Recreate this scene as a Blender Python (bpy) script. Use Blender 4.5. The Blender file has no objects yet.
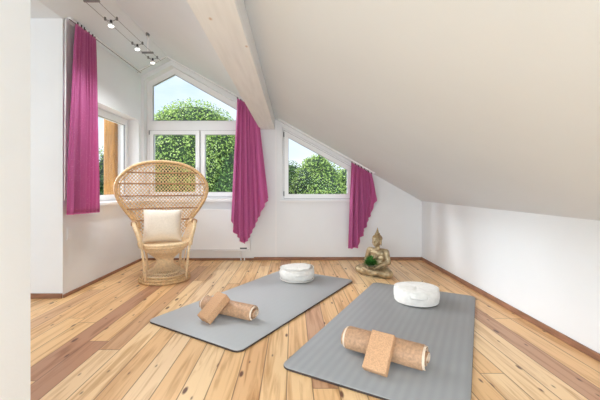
import bpy, bmesh, math, random
import numpy as np
from mathutils import Vector, Matrix, Euler
from math import sin, cos, pi, radians as R

SC = bpy.context.scene
COL = SC.collection
random.seed(7)

# ------------------------------------------------------------------ camera, world, sun, exposure
F = 335.0                      # focal length in pixels of the 600 wide frame
H = 1.06                       # lens height
cam_d = bpy.data.cameras.new('camera')
cam = bpy.data.objects.new('camera', cam_d)
COL.objects.link(cam)
cam.location = (0, 0, H)
cam.rotation_euler = (R(90), 0, 0)
cam_d.sensor_width = 36.0
cam_d.lens = F * 36.0 / 600.0
cam_d.shift_x = 7 / 600.0
cam_d.shift_y = -13 / 600.0
cam_d.clip_start = 0.02
cam_d.clip_end = 300
SC.camera = cam

SC.view_settings.view_transform = 'Standard'
SC.view_settings.look = 'None'
SC.view_settings.gamma = 1.0
SC.view_settings.use_curve_mapping = False
SC.view_settings.exposure = 0.43
SC.cycles.max_bounces = 12
SC.cycles.diffuse_bounces = 8
SC.cycles.transparent_max_bounces = 24
SC.cycles.sample_clamp_indirect = 6.0

w = bpy.data.worlds.new('sky')
SC.world = w
w.use_nodes = True
wt = w.node_tree
wt.nodes.clear()
def wn(t, **k):
    n = wt.nodes.new(t)
    for a, b in k.items(): setattr(n, a, b)
    return n
tc = wn('ShaderNodeTexCoord')
sp = wn('ShaderNodeSeparateXYZ'); wt.links.new(tc.outputs['Generated'], sp.inputs[0])
ramp = wn('ShaderNodeValToRGB')
ramp.color_ramp.elements[0].position = 0.0; ramp.color_ramp.elements[0].color = (0.78, 0.88, 1.0, 1)
ramp.color_ramp.elements[1].position = 0.6; ramp.color_ramp.elements[1].color = (0.32, 0.54, 0.97, 1)
wt.links.new(sp.outputs['Z'], ramp.inputs['Fac'])
nz = wn('ShaderNodeTexNoise'); nz.inputs['Scale'].default_value = 3.2; nz.inputs['Detail'].default_value = 6
mp = wn('ShaderNodeMapping'); mp.inputs['Scale'].default_value = (1, 1, 2.4)
wt.links.new(tc.outputs['Generated'], mp.inputs[0]); wt.links.new(mp.outputs[0], nz.inputs['Vector'])
cr = wn('ShaderNodeValToRGB'); cr.color_ramp.elements[0].position = 0.42; cr.color_ramp.elements[1].position = 0.68
wt.links.new(nz.outputs['Fac'], cr.inputs['Fac'])
mx = wn('ShaderNodeMix', data_type='RGBA')
mx.inputs['B'].default_value = (0.95, 0.97, 1.0, 1)
wt.links.new(cr.outputs['Color'], mx.inputs['Factor']); wt.links.new(ramp.outputs['Color'], mx.inputs['A'])
# sky brightened behind the camera, added to fill the room through its open end
dt = wn('ShaderNodeVectorMath', operation='DOT_PRODUCT')
dt.inputs[1].default_value = Vector((0.15, -0.93, 0.02)).normalized()
wt.links.new(tc.outputs['Generated'], dt.inputs[0])
mr = wn('ShaderNodeMapRange'); mr.interpolation_type = 'SMOOTHSTEP'
mr.inputs['From Min'].default_value = -0.25; mr.inputs['From Max'].default_value = 0.85
mr.inputs['To Min'].default_value = 0.97; mr.inputs['To Max'].default_value = 4.1
wt.links.new(dt.outputs['Value'], mr.inputs['Value'])
# the bright part is whiter
mr2 = wn('ShaderNodeMapRange')
mr2.inputs['From Min'].default_value = -0.1; mr2.inputs['From Max'].default_value = 0.6
mr2.inputs['To Min'].default_value = 0.0; mr2.inputs['To Max'].default_value = 0.92
wt.links.new(dt.outputs['Value'], mr2.inputs['Value'])
mx2 = wn('ShaderNodeMix', data_type='RGBA'); mx2.inputs['B'].default_value = (0.85, 0.945, 1.0, 1)
wt.links.new(mr2.outputs['Result'], mx2.inputs['Factor']); wt.links.new(mx.outputs['Result'], mx2.inputs['A'])
bg = wn('ShaderNodeBackground'); wo = wn('ShaderNodeOutputWorld')
wt.links.new(mx2.outputs['Result'], bg.inputs['Color']); wt.links.new(mr.outputs['Result'], bg.inputs['Strength'])
wt.links.new(bg.outputs[0], wo.inputs['Surface'])

sun_d = bpy.data.lights.new('sun', 'SUN')
sun = bpy.data.objects.new('sun', sun_d); COL.objects.link(sun)
sun_d.energy = 8.0
sun_d.angle = R(30)
sun_d.color = (0.95, 0.98, 1.0)
sun.rotation_euler = Vector((0.84, -0.32, -0.43)).to_track_quat('-Z', 'Y').to_euler()

# ------------------------------------------------------------------ materials
def new_mat(name):
    m = bpy.data.materials.new(name); m.use_nodes = True
    nt = m.node_tree
    return m, nt, nt.nodes['Principled BSDF']
def L(nt, a, b): nt.links.new(a, b)

def mat(name, col, rough=0.6, var=0.06, scale=20, bump=0.0, bscale=60, metal=0.0, spec=0.5, stretch=(1, 1, 1), sheen=0.0, trans=0.0, coords='Object'):
    m, nt, b = new_mat(name)
    t = nt.nodes.new('ShaderNodeTexCoord'); mpn = nt.nodes.new('ShaderNodeMapping')
    mpn.inputs['Scale'].default_value = stretch
    L(nt, t.outputs[coords], mpn.inputs[0])
    n = nt.nodes.new('ShaderNodeTexNoise'); n.inputs['Scale'].default_value = scale; n.inputs['Detail'].default_value = 4
    L(nt, mpn.outputs[0], n.inputs['Vector'])
    r = nt.nodes.new('ShaderNodeValToRGB')
    r.color_ramp.elements[0].position = 0.3; r.color_ramp.elements[1].position = 0.7
    r.color_ramp.elements[0].color = tuple(c * (1 - var) for c in col) + (1,)
    r.color_ramp.elements[1].color = tuple(min(1, c * (1 + var)) for c in col) + (1,)
    L(nt, n.outputs['Fac'], r.inputs['Fac']); L(nt, r.outputs['Color'], b.inputs['Base Color'])
    b.inputs['Roughness'].default_value = rough; b.inputs['Metallic'].default_value = metal
    b.inputs['Specular IOR Level'].default_value = spec
    if sheen:
        b.inputs['Sheen Weight'].default_value = sheen
    if trans:
        tr = nt.nodes.new('ShaderNodeBsdfTranslucent'); ms = nt.nodes.new('ShaderNodeMixShader')
        L(nt, r.outputs['Color'], tr.inputs['Color'])
        ms.inputs[0].default_value = trans
        L(nt, b.outputs[0], ms.inputs[1]); L(nt, tr.outputs[0], ms.inputs[2])
        L(nt, ms.outputs[0], nt.nodes['Material Output'].inputs['Surface'])
    if bump:
        n2 = nt.nodes.new('ShaderNodeTexNoise'); n2.inputs['Scale'].default_value = bscale; n2.inputs['Detail'].default_value = 3
        L(nt, mpn.outputs[0], n2.inputs['Vector'])
        bp = nt.nodes.new('ShaderNodeBump'); bp.inputs['Strength'].default_value = bump; bp.inputs['Distance'].default_value = 0.01
        L(nt, n2.outputs['Fac'], bp.inputs['Height']); L(nt, bp.outputs[0], b.inputs['Normal'])
    return m

M = {}
M['wall'] = mat('white_plaster', (0.785, 0.80, 0.815), 0.9, 0.012, 3, 0.06, 90, spec=0.2)
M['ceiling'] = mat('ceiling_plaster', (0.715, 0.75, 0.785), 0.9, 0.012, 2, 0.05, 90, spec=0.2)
M['trim'] = mat('white_painted_trim', (0.82, 0.82, 0.83), 0.45, 0.01, 5)
M['upvc'] = mat('white_window_plastic', (0.83, 0.84, 0.85), 0.3, 0.01, 5)
M['enamel'] = mat('white_radiator_enamel', (0.80, 0.81, 0.83), 0.3, 0.01, 4)
M['dark'] = mat('dark_print', (0.04, 0.04, 0.045), 0.5, 0.1)
M['skirting'] = mat('brown_skirting_wood', (0.27, 0.13, 0.075), 0.5, 0.3, 6, 0.1, 40, stretch=(1, 1, 6))
M['larch'] = mat('stained_larch', (0.42, 0.20, 0.055), 0.6, 0.25, 8, 0.15, 30, stretch=(5, 5, 0.6))
M['chrome'] = mat('brushed_nickel', (0.28, 0.28, 0.29), 0.3, 0.05, 10, metal=1.0)
M['cork'] = mat('pressed_cork', (0.62, 0.37, 0.21), 0.8, 0.16, 170, 0.35, 260, spec=0.3)
M['corkmat'] = mat('brown_cork_mat', (0.50, 0.30, 0.175), 0.55, 0.22, 60, 0.25, 150, spec=0.6)
M['corkback'] = mat('pale_mat_backing', (0.80, 0.66, 0.52), 0.7, 0.05, 60, 0.1, 150)
M['canvas'] = mat('cream_cotton', (0.82, 0.80, 0.76), 0.9, 0.06, 25, 0.6, 38, sheen=0.2)
M['linen'] = mat('beige_linen', (0.79, 0.70, 0.59), 0.9, 0.05, 60, 0.3, 160, sheen=0.2)
M['rattan'] = mat('natural_rattan', (0.64, 0.42, 0.21), 0.5, 0.22, 45, 0.15, 120)
M['rattan_light'] = mat('pale_rattan', (0.80, 0.61, 0.38), 0.5, 0.15, 45, 0.15, 120)
M['rattan_dark'] = mat('brown_rattan_cord', (0.36, 0.18, 0.08), 0.55, 0.25, 60, 0.15, 120)
M['bronze'] = mat('aged_gilt_bronze', (0.42, 0.32, 0.19), 0.40, 0.35, 26, 0.10, 60, metal=0.6)
M['bronze_hair'] = mat('dark_gilt_bronze', (0.40, 0.29, 0.16), 0.42, 0.3, 60, 0.9, 95, metal=0.7)
M['bowl'] = mat('dark_bowl_glaze', (0.12, 0.11, 0.07), 0.4, 0.2, 30)
M['succulent'] = mat('succulent_green', (0.065, 0.22, 0.04), 0.45, 0.4, 60, trans=0.15)
M['bark'] = mat('tree_bark', (0.12, 0.085, 0.055), 0.9, 0.3, 6, 0.5, 12)
M['grass'] = mat('meadow_grass', (0.10, 0.19, 0.035), 0.9, 0.35, 3, 0.6, 20)
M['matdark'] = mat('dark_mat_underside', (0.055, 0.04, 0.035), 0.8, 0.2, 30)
M['shade_line'] = mat('grey_shade_line', (0.30, 0.30, 0.31), 0.7, 0.05)  # grey strips standing in for shadow lines around sashes and panes

def beam_mat():
    m, nt, b = new_mat('whitewashed_timber')
    t = nt.nodes.new('ShaderNodeTexCoord'); mpn = nt.nodes.new('ShaderNodeMapping'); mpn.inputs['Scale'].default_value = (9, 0.7, 9)
    L(nt, t.outputs['Object'], mpn.inputs[0])
    n = nt.nodes.new('ShaderNodeTexNoise'); n.inputs['Scale'].default_value = 3; n.inputs['Detail'].default_value = 6
    L(nt, mpn.outputs[0], n.inputs['Vector'])
    r = nt.nodes.new('ShaderNodeValToRGB')
    r.color_ramp.elements[0].position = 0.3; r.color_ramp.elements[0].color = (0.69, 0.695, 0.70, 1)
    r.color_ramp.elements[1].position = 0.62; r.color_ramp.elements[1].color = (0.76, 0.765, 0.77, 1)
    L(nt, n.outputs['Fac'], r.inputs['Fac'])
    v = nt.nodes.new('ShaderNodeTexVoronoi'); v.inputs['Scale'].default_value = 3.2
    mp2 = nt.nodes.new('ShaderNodeMapping'); mp2.inputs['Scale'].default_value = (1.6, 0.9, 1.6)
    L(nt, t.outputs['Object'], mp2.inputs[0]); L(nt, mp2.outputs[0], v.inputs['Vector'])
    kr = nt.nodes.new('ShaderNodeValToRGB')
    kr.color_ramp.elements[0].position = 0.025; kr.color_ramp.elements[0].color = (1, 1, 1, 1)
    kr.color_ramp.elements[1].position = 0.06; kr.color_ramp.elements[1].color = (0, 0, 0, 1)
    L(nt, v.outputs['Distance'], kr.inputs['Fac'])
    mxn = nt.nodes.new('ShaderNodeMix'); mxn.data_type = 'RGBA'; mxn.inputs['B'].default_value = (0.55, 0.40, 0.30, 1)
    L(nt, kr.outputs['Color'], mxn.inputs['Factor']); L(nt, r.outputs['Color'], mxn.inputs['A'])
    L(nt, mxn.outputs['Result'], b.inputs['Base Color']); b.inputs['Roughness'].default_value = 0.7
    return m
M['beam'] = beam_mat()

def glass_mat():
    m = bpy.data.materials.new('window_glass'); m.use_nodes = True; nt = m.node_tree; nt.nodes.clear()
    o = nt.nodes.new('ShaderNodeOutputMaterial'); tr = nt.nodes.new('ShaderNodeBsdfTransparent'); g = nt.nodes.new('ShaderNodeBsdfGlossy')
    tr.inputs['Color'].default_value = (0.985, 0.99, 0.99, 1); g.inputs['Roughness'].default_value = 0.02
    lw_ = nt.nodes.new('ShaderNodeLayerWeight'); lw_.inputs['Blend'].default_value = 0.5
    pw = nt.nodes.new('ShaderNodeMath'); pw.operation = 'POWER'; pw.inputs[1].default_value = 5.0
    L(nt, lw_.outputs['Facing'], pw.inputs[0])
    fr = nt.nodes.new('ShaderNodeMath'); fr.operation = 'MULTIPLY_ADD'; fr.inputs[1].default_value = 0.6; fr.inputs[2].default_value = 0.002
    L(nt, pw.outputs[0], fr.inputs[0])
    ms = nt.nodes.new('ShaderNodeMixShader')
    L(nt, fr.outputs[0], ms.inputs[0]); L(nt, tr.outputs[0], ms.inputs[1]); L(nt, g.outputs[0], ms.inputs[2]); L(nt, ms.outputs[0], o.inputs[0])
    return m
M['glass'] = glass_mat()

def emit_mat(name, col, s):
    m, nt, b = new_mat(name)
    b.inputs['Base Color'].default_value = (*col, 1); b.inputs['Emission Color'].default_value = (*col, 1); b.inputs['Emission Strength'].default_value = s
    return m
M['bulb'] = emit_mat('halogen_glow', (1.0, 0.97, 0.92), 2.5)

def leaf_mat(name, dark, mid, light):
    m, nt, b = new_mat(name)
    g = nt.nodes.new('ShaderNodeNewGeometry')
    r = nt.nodes.new('ShaderNodeValToRGB'); e = r.color_ramp.elements
    e[0].position = 0; e[0].color = (*dark, 1); e[1].position = 1; e[1].color = (*light, 1)
    x = e.new(0.5); x.color = (*mid, 1)
    L(nt, g.outputs['Random Per Island'], r.inputs['Fac'])
    L(nt, r.outputs['Color'], b.inputs['Base Color']); b.inputs['Roughness'].default_value = 0.55
    tr = nt.nodes.new('ShaderNodeBsdfTranslucent'); L(nt, r.outputs['Color'], tr.inputs['Color'])
    ms = nt.nodes.new('ShaderNodeMixShader'); ms.inputs[0].default_value = 0.35
    L(nt, b.outputs[0], ms.inputs[1]); L(nt, tr.outputs[0], ms.inputs[2]); L(nt, ms.outputs[0], nt.nodes['Material Output'].inputs['Surface'])
    return m
M['leaf_a'] = leaf_mat('broad_leaves', (0.05, 0.11, 0.015), (0.21, 0.31, 0.06), (0.40, 0.49, 0.15))
M['leaf_b'] = leaf_mat('darker_leaves', (0.025, 0.07, 0.012), (0.085, 0.17, 0.035), (0.22, 0.33, 0.09))
M['leaf_c'] = leaf_mat('bluish_needles', (0.03, 0.07, 0.04), (0.08, 0.15, 0.08), (0.18, 0.28, 0.17))

def cloth_mat():
    m, nt, b = new_mat('magenta_curtain_cloth')
    t = nt.nodes.new('ShaderNodeTexCoord')
    v = nt.nodes.new('ShaderNodeTexVoronoi'); v.inputs['Scale'].default_value = 90
    L(nt, t.outputs['UV'], v.inputs['Vector'])
    r = nt.nodes.new('ShaderNodeValToRGB')
    r.color_ramp.elements[0].position = 0.12; r.color_ramp.elements[0].color = (0.64, 0.19, 0.41, 1)
    r.color_ramp.elements[1].position = 0.3; r.color_ramp.elements[1].color = (0.56, 0.115, 0.32, 1)
    L(nt, v.outputs['Distance'], r.inputs['Fac']); L(nt, r.outputs['Color'], b.inputs['Base Color'])
    b.inputs['Roughness'].default_value = 0.8; b.inputs['Sheen Weight'].default_value = 0.25
    tr = nt.nodes.new('ShaderNodeBsdfTranslucent'); L(nt, r.outputs['Color'], tr.inputs['Color'])
    ms = nt.nodes.new('ShaderNodeMixShader'); ms.inputs[0].default_value = 0.3
    L(nt, b.outputs[0], ms.inputs[1]); L(nt, tr.outputs[0], ms.inputs[2]); L(nt, ms.outputs[0], nt.nodes['Material Output'].inputs['Surface'])
    return m
M['curtain'] = cloth_mat()
M['curtain_hem'] = mat('pale_pink_braid', (0.66, 0.16, 0.38), 0.8, 0.1, 60)

def yoga_mat_mat(name, A, B, rib):
    m, nt, b = new_mat(name)
    t = nt.nodes.new('ShaderNodeTexCoord')
    wv = nt.nodes.new('ShaderNodeTexWave'); wv.bands_direction = 'X'; wv.inputs['Scale'].default_value = 6.0; wv.inputs['Distortion'].default_value = 0.25
    L(nt, t.outputs['Object'], wv.inputs['Vector'])
    n = nt.nodes.new('ShaderNodeTexNoise'); n.inputs['Scale'].default_value = 5
    L(nt, t.outputs['Object'], n.inputs['Vector'])
    mxn = nt.nodes.new('ShaderNodeMix'); mxn.data_type = 'RGBA'
    mxn.inputs['A'].default_value = A; mxn.inputs['B'].default_value = B
    mth = nt.nodes.new('ShaderNodeMath'); mth.operation = 'MULTIPLY'
    L(nt, wv.outputs['Fac'], mth.inputs[0]); L(nt, n.outputs['Fac'], mth.inputs[1])
    L(nt, mth.outputs[0], mxn.inputs['Factor']); L(nt, mxn.outputs['Result'], b.inputs['Base Color'])
    b.inputs['Roughness'].default_value = 0.52
    bp = nt.nodes.new('ShaderNodeBump'); bp.inputs['Strength'].default_value = rib; bp.inputs['Distance'].default_value = 0.003
    L(nt, wv.outputs['Fac'], bp.inputs['Height']); L(nt, bp.outputs[0], b.inputs['Normal'])
    return m
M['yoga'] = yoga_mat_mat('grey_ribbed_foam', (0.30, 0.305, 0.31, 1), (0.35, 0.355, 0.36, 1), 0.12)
M['yoga_glare'] = yoga_mat_mat('grey_foam_glare', (0.43, 0.44, 0.45, 1), (0.44, 0.45, 0.46, 1), 0.03)  # mat grey lightened, window glare put into the colour

def floor_mat():
    m, nt, b = new_mat('pine_floorboards')
    N = nt.nodes.new
    def math_(op, a, bb=None, c=None):
        n = N('ShaderNodeMath'); n.operation = op
        for i, x in enumerate((a, bb, c)):
            if x is None: continue
            if isinstance(x, (int, float)): n.inputs[i].default_value = x
            else: L(nt, x, n.inputs[i])
        return n.outputs[0]
    t = N('ShaderNodeTexCoord'); s = N('ShaderNodeSeparateXYZ'); L(nt, t.outputs['Object'], s.inputs[0])
    W = 0.137; LEN = 2.3
    xs = math_('DIVIDE', math_('ADD', s.outputs['X'], 20.035), W)
    col = math_('FLOOR', xs); fx = math_('FRACT', xs)
    wn1 = N('ShaderNodeTexWhiteNoise'); wn1.noise_dimensions = '1D'; L(nt, col, wn1.inputs['W'])
    ys = math_('ADD', math_('DIVIDE', math_('ADD', s.outputs['Y'], 20.0), LEN), math_('MULTIPLY', wn1.outputs['Value'], 7.0))
    row = math_('FLOOR', ys); fy = math_('FRACT', ys)
    pid = math_('ADD', math_('MULTIPLY', col, 17.31), math_('MULTIPLY', row, 5.77))
    wn2 = N('ShaderNodeTexWhiteNoise'); wn2.noise_dimensions = '1D'; L(nt, pid, wn2.inputs['W'])
    # plank tone
    r = N('ShaderNodeValToRGB'); r.color_ramp.interpolation = 'LINEAR'
    e = r.color_ramp.elements
    e[0].position = 0.0; e[0].color = (0.46, 0.23, 0.13, 1)
    e[1].position = 1.0; e[1].color = (0.84, 0.60, 0.36, 1)
    for p, c in ((0.03, (0.55, 0.31, 0.18, 1)), (0.08, (0.74, 0.45, 0.22, 1)), (0.5, (0.81, 0.52, 0.255, 1)), (0.8, (0.87, 0.62, 0.35, 1))):
        x = e.new(p); x.color = c
    L(nt, wn2.outputs['Value'], r.inputs['Fac'])
    # grain: noise stretched along the plank and offset per plank
    off = math_('MULTIPLY', wn2.outputs['Value'], 53.0)
    cmb = N('ShaderNodeCombineXYZ')
    L(nt, math_('MULTIPLY', s.outputs['X'], 26.0), cmb.inputs['X']); L(nt, math_('ADD', math_('MULTIPLY', s.outputs['Y'], 1.6), off), cmb.inputs['Y']); L(nt, off, cmb.inputs['Z'])
    g = N('ShaderNodeTexNoise'); g.inputs['Scale'].default_value = 1.0; g.inputs['Detail'].default_value = 5; g.inputs['Distortion'].default_value = 0.9
    L(nt, cmb.outputs[0], g.inputs['Vector'])
    gr = N('ShaderNodeValToRGB'); gr.color_ramp.elements[0].position = 0.32; gr.color_ramp.elements[0].color = (0.72, 0.60, 0.48, 1)
    gr.color_ramp.elements[1].position = 0.53; gr.color_ramp.elements[1].color = (1.04, 1.04, 1.04, 1)
    L(nt, g.outputs['Fac'], gr.inputs['Fac'])
    m1 = N('ShaderNodeMix'); m1.data_type = 'RGBA'; m1.blend_type = 'MULTIPLY'; m1.inputs['Factor'].default_value = 1.0
    L(nt, r.outputs['Color'], m1.inputs['A']); L(nt, gr.outputs['Color'], m1.inputs['B'])
    # knots
    cmb2 = N('ShaderNodeCombineXYZ')
    L(nt, math_('MULTIPLY', s.outputs['X'], 7.3), cmb2.inputs['X']); L(nt, math_('ADD', math_('MULTIPLY', s.outputs['Y'], 2.6), off), cmb2.inputs['Y'])
    v = N('ShaderNodeTexVoronoi'); v.inputs['Scale'].default_value = 1.0; v.voronoi_dimensions = '2D'
    L(nt, cmb2.outputs[0], v.inputs['Vector'])
    sc_ = N('ShaderNodeSeparateXYZ'); L(nt, v.outputs['Color'], sc_.inputs[0])
    kd = math_('SUBTRACT', v.outputs['Distance'], math_('MULTIPLY', math_('MAXIMUM', math_('SUBTRACT', sc_.outputs['X'], 0.30), 0.0), 0.085))
    kr = N('ShaderNodeValToRGB'); kr.color_ramp.elements[0].position = 0.005; kr.color_ramp.elements[0].color = (1, 1, 1, 1)
    kr.color_ramp.elements[1].position = 0.055; kr.color_ramp.elements[1].color = (0, 0, 0, 1)
    L(nt, kd, kr.inputs['Fac'])
    m2 = N('ShaderNodeMix'); m2.data_type = 'RGBA'; m2.inputs['B'].default_value = (0.15, 0.06, 0.03, 1)
    L(nt, kr.outputs['Color'], m2.inputs['Factor']); L(nt, m1.outputs['Result'], m2.inputs['A'])
    # joints
    ex = math_('MINIMUM', fx, math_('SUBTRACT', 1.0, fx))
    ey = math_('MULTIPLY', math_('MINIMUM', fy, math_('SUBTRACT', 1.0, fy)), LEN / W)
    ed = math_('MINIMUM', ex, ey)
    jr = N('ShaderNodeValToRGB'); jr.color_ramp.elements[0].position = 0.012; jr.color_ramp.elements[0].color = (1, 1, 1, 1)
    jr.color_ramp.elements[1].position = 0.03; jr.color_ramp.elements[1].color = (0, 0, 0, 1)
    L(nt, ed, jr.inputs['Fac'])
    m3 = N('ShaderNodeMix'); m3.data_type = 'RGBA'; m3.inputs['B'].default_value = (0.17, 0.07, 0.03, 1)
    L(nt, math_('MULTIPLY', jr.outputs['Color'], 0.75), m3.inputs['Factor']); L(nt, m2.outputs['Result'], m3.inputs['A'])
    L(nt, m3.outputs['Result'], b.inputs['Base Color'])
    b.inputs['Roughness'].default_value = 0.38
    bp = N('ShaderNodeBump'); bp.inputs['Strength'].default_value = 0.25; bp.inputs['Distance'].default_value = 0.004; bp.invert = True
    L(nt, jr.outputs['Color'], bp.inputs['Height']); L(nt, bp.outputs[0], b.inputs['Normal'])
    return m
M['floor'] = floor_mat()

# ------------------------------------------------------------------ mesh helpers
def obj(name, bm, m, parent=None, smooth=False, label=None, kind=None):
    me = bpy.data.meshes.new(name)
    bmesh.ops.recalc_face_normals(bm, faces=bm.faces)
    bm.to_mesh(me); bm.free()
    me.materials.append(m)
    if smooth:
        for p in me.polygons: p.use_smooth = True
    o = bpy.data.objects.new(name, me); COL.objects.link(o)
    if parent is not None: o.parent = parent
    if label: o['label'] = label
    if kind: o['kind'] = kind
    return o

def struct(name, bm, m, smooth=False, parent=None):
    return obj(name, bm, m, parent, smooth, kind=None if parent else 'structure')

def thing(name, label, cat, loc=(0, 0, 0), rotz=0.0, group=None):
    o = bpy.data.objects.new(name, None); COL.objects.link(o)
    o.empty_display_size = 0.1
    o.location = loc; o.rotation_euler = (0, 0, rotz)
    o['label'] = label; o['category'] = cat
    if group: o['group'] = group
    return o

def tag(o, label, cat, group=None):
    o['label'] = label; o['category'] = cat
    if group: o['group'] = group
    return o

def smart_smooth(o, ang=35):
    try:
        me = o.data
        for p in me.polygons: p.use_smooth = True
        bm = bmesh.new(); bm.from_mesh(me)
        for e in bm.edges:
            if len(e.link_faces) == 2 and e.calc_face_angle(0) > R(ang): e.smooth = False
        bm.to_mesh(me); bm.free()
    except Exception: pass
    return o

def box(bm, x0, x1, y0, y1, z0, z1, mtx=None):
    vs = [bm.verts.new(p) for p in ((x0, y0, z0), (x1, y0, z0), (x1, y1, z0), (x0, y1, z0), (x0, y0, z1), (x1, y0, z1), (x1, y1, z1), (x0, y1, z1))]
    for f in ((0, 3, 2, 1), (4, 5, 6, 7), (0, 1, 5, 4), (1, 2, 6, 5), (2, 3, 7, 6), (3, 0, 4, 7)):
        bm.faces.new([vs[i] for i in f])
    if mtx is not None:
        for v in vs: v.co = mtx @ v.co
    return vs

def bevel(bm, wd, seg=2):
    bmesh.ops.bevel(bm, geom=list(bm.edges), offset=wd, segments=seg, profile=0.6, affect='EDGES')

def frames(pts, closed):
    n = len(pts); out = []; up = None
    for i in range(n):
        if closed: t = pts[(i + 1) % n] - pts[i - 1]
        else: t = pts[min(i + 1, n - 1)] - pts[max(i - 1, 0)]
        if t.length < 1e-9: t = Vector((0, 0, 1))
        t.normalize()
        if up is None:
            a = Vector((0, 0, 1)) if abs(t.z) < 0.9 else Vector((0, 1, 0))
            up = (a - t * a.dot(t)).normalized()
        else:
            up = up - t * up.dot(t)
            up = up.normalized() if up.length > 1e-6 else t.orthogonal().normalized()
        out.append((up.copy(), t.cross(up)))
    return out

def tube(bm, pts, r, n=6, closed=False, cap=True):
    pts = [Vector(p) for p in pts]
    fr = frames(pts, closed); rings = []
    for i, p in enumerate(pts):
        ri = r[i] if isinstance(r, (list, tuple)) else r
        u, v = fr[i]
        rings.append([bm.verts.new(p + (u * cos(2 * pi * k / n) + v * sin(2 * pi * k / n)) * ri) for k in range(n)])
    m_ = len(rings)
    for i in range(m_ if closed else m_ - 1):
        a, b_ = rings[i], rings[(i + 1) % m_]
        for k in range(n):
            bm.faces.new((a[k], a[(k + 1) % n], b_[(k + 1) % n], b_[k]))
    if cap and not closed and n > 2:
        bm.faces.new(rings[0][::-1]); bm.faces.new(rings[-1])

def lathe(bm, prof, n=32, c=(0, 0, 0), sx=1, sy=1, fn=None):
    rings = []
    for (r, z) in prof:
        ring = []
        if r < 1e-6:
            ring = [bm.verts.new((c[0], c[1], c[2] + z))]
        else:
            for k in range(n):
                a = 2 * pi * k / n
                rr = r * (fn(a, r, z) if fn else 1)
                ring.append(bm.verts.new((c[0] + cos(a) * rr * sx, c[1] + sin(a) * rr * sy, c[2] + z)))
        rings.append(ring)
    for a, b_ in zip(rings, rings[1:]):
        if len(a) == 1 and len(b_) == 1: continue
        for k in range(n):
            if len(a) == 1: bm.faces.new((a[0], b_[(k + 1) % n], b_[k]))
            elif len(b_) == 1: bm.faces.new((a[k], a[(k + 1) % n], b_[0]))
            else: bm.faces.new((a[k], a[(k + 1) % n], b_[(k + 1) % n], b_[k]))

def prism(bm, outer, holes, to3, d0, d1):
    """polygon (2D) with holes, extruded between depths d0 and d1; to3(u, v, d) gives the point"""
    loops = [outer] + list(holes)
    for d in (d0, d1):
        edges = []
        for lp in loops:
            vs = [bm.verts.new(to3(u, v, d)) for u, v in lp]
            for i in range(len(vs)): edges.append(bm.edges.new((vs[i], vs[(i + 1) % len(vs)])))
        bmesh.ops.triangle_fill(bm, edges=edges, use_beauty=True, use_dissolve=False)
    for lp in loops:
        n = len(lp)
        for i in range(n):
            (u0, v0), (u1, v1) = lp[i], lp[(i + 1) % n]
            bm.faces.new([bm.verts.new(to3(u0, v0, d0)), bm.verts.new(to3(u1, v1, d0)), bm.verts.new(to3(u1, v1, d1)), bm.verts.new(to3(u0, v0, d1))])
    bmesh.ops.remove_doubles(bm, verts=bm.verts, dist=1e-5)

XZ = lambda u, v, d: (u, d, v)       # polygon in x/z, depth along y
YZ = lambda u, v, d: (d, u, v)       # polygon in y/z, depth along x

def inset_poly(poly, d):
    """offset of a convex polygon inwards by d"""
    n = len(poly)
    area = sum(poly[i][0] * poly[(i + 1) % n][1] - poly[(i + 1) % n][0] * poly[i][1] for i in range(n))
    s = 1 if area > 0 else -1
    lines = []
    for i in range(n):
        a = Vector(poly[i]); b_ = Vector(poly[(i + 1) % n]); t = (b_ - a).normalized()
        nrm = Vector((-t.y, t.x)) * s
        lines.append((a + nrm * d, t))
    out = []
    for i in range(n):
        p, t = lines[i - 1]; q, u = lines[i]
        den = t.x * u.y - t.y * u.x
        k = ((q.x - p.x) * u.y - (q.y - p.y) * u.x) / den
        r_ = p + t * k
        out.append((r_.x, r_.y))
    return out

# ------------------------------------------------------------------ room shell
XL, XR, YB = -2.20, 1.87, 4.86
RX, RZ = -1.77, 2.90                   # ridge line
SR = 0.562                             # right slope
SLP = 0.535                            # left slope
YF = -1.2                              # how far the room runs behind the camera
def zc(x): return RZ - SR * (x - RX) if x > RX else RZ - SLP * (RX - x)
ZL = zc(XL)                            # top of the left wall

bm = bmesh.new(); box(bm, -3.5, 2.1, YF, YB + 0.3, -0.2, 0); struct('floor', bm, M['floor'])

# windows as polygons in the wall planes
SILL = 0.885
gab = [(-2.165, SILL), (-0.565, SILL), (-0.565, zc(-0.565) - 0.075), (RX + 0.01, RZ - 0.075), (-2.165, zc(-2.165) - 0.075)]
rw_x0, rw_x1 = (282.3 - 293) * YB / F, (354 - 293) * YB / F
rwz = 1.06 - 13.3 * YB / F
def rtop(x): return 1.06 + 60.0 * YB / F - 0.545 * (x - rw_x0)
rwin = [(rw_x0, rwz), (rw_x1, rwz), (rw_x1, rtop(rw_x1)), (rw_x0, rtop(rw_x0))]

bm = bmesh.new()
outer = [(XL - 0.3, -0.2), (XR + 0.25, -0.2), (XR + 0.25, zc(XR + 0.25) + 0.02), (RX, RZ + 0.02), (XL - 0.3, zc(XL - 0.3) + 0.02)]
prism(bm, outer, [gab, rwin], XZ, YB, YB + 0.28)
struct('wall_back', bm, M['wall'])

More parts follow.
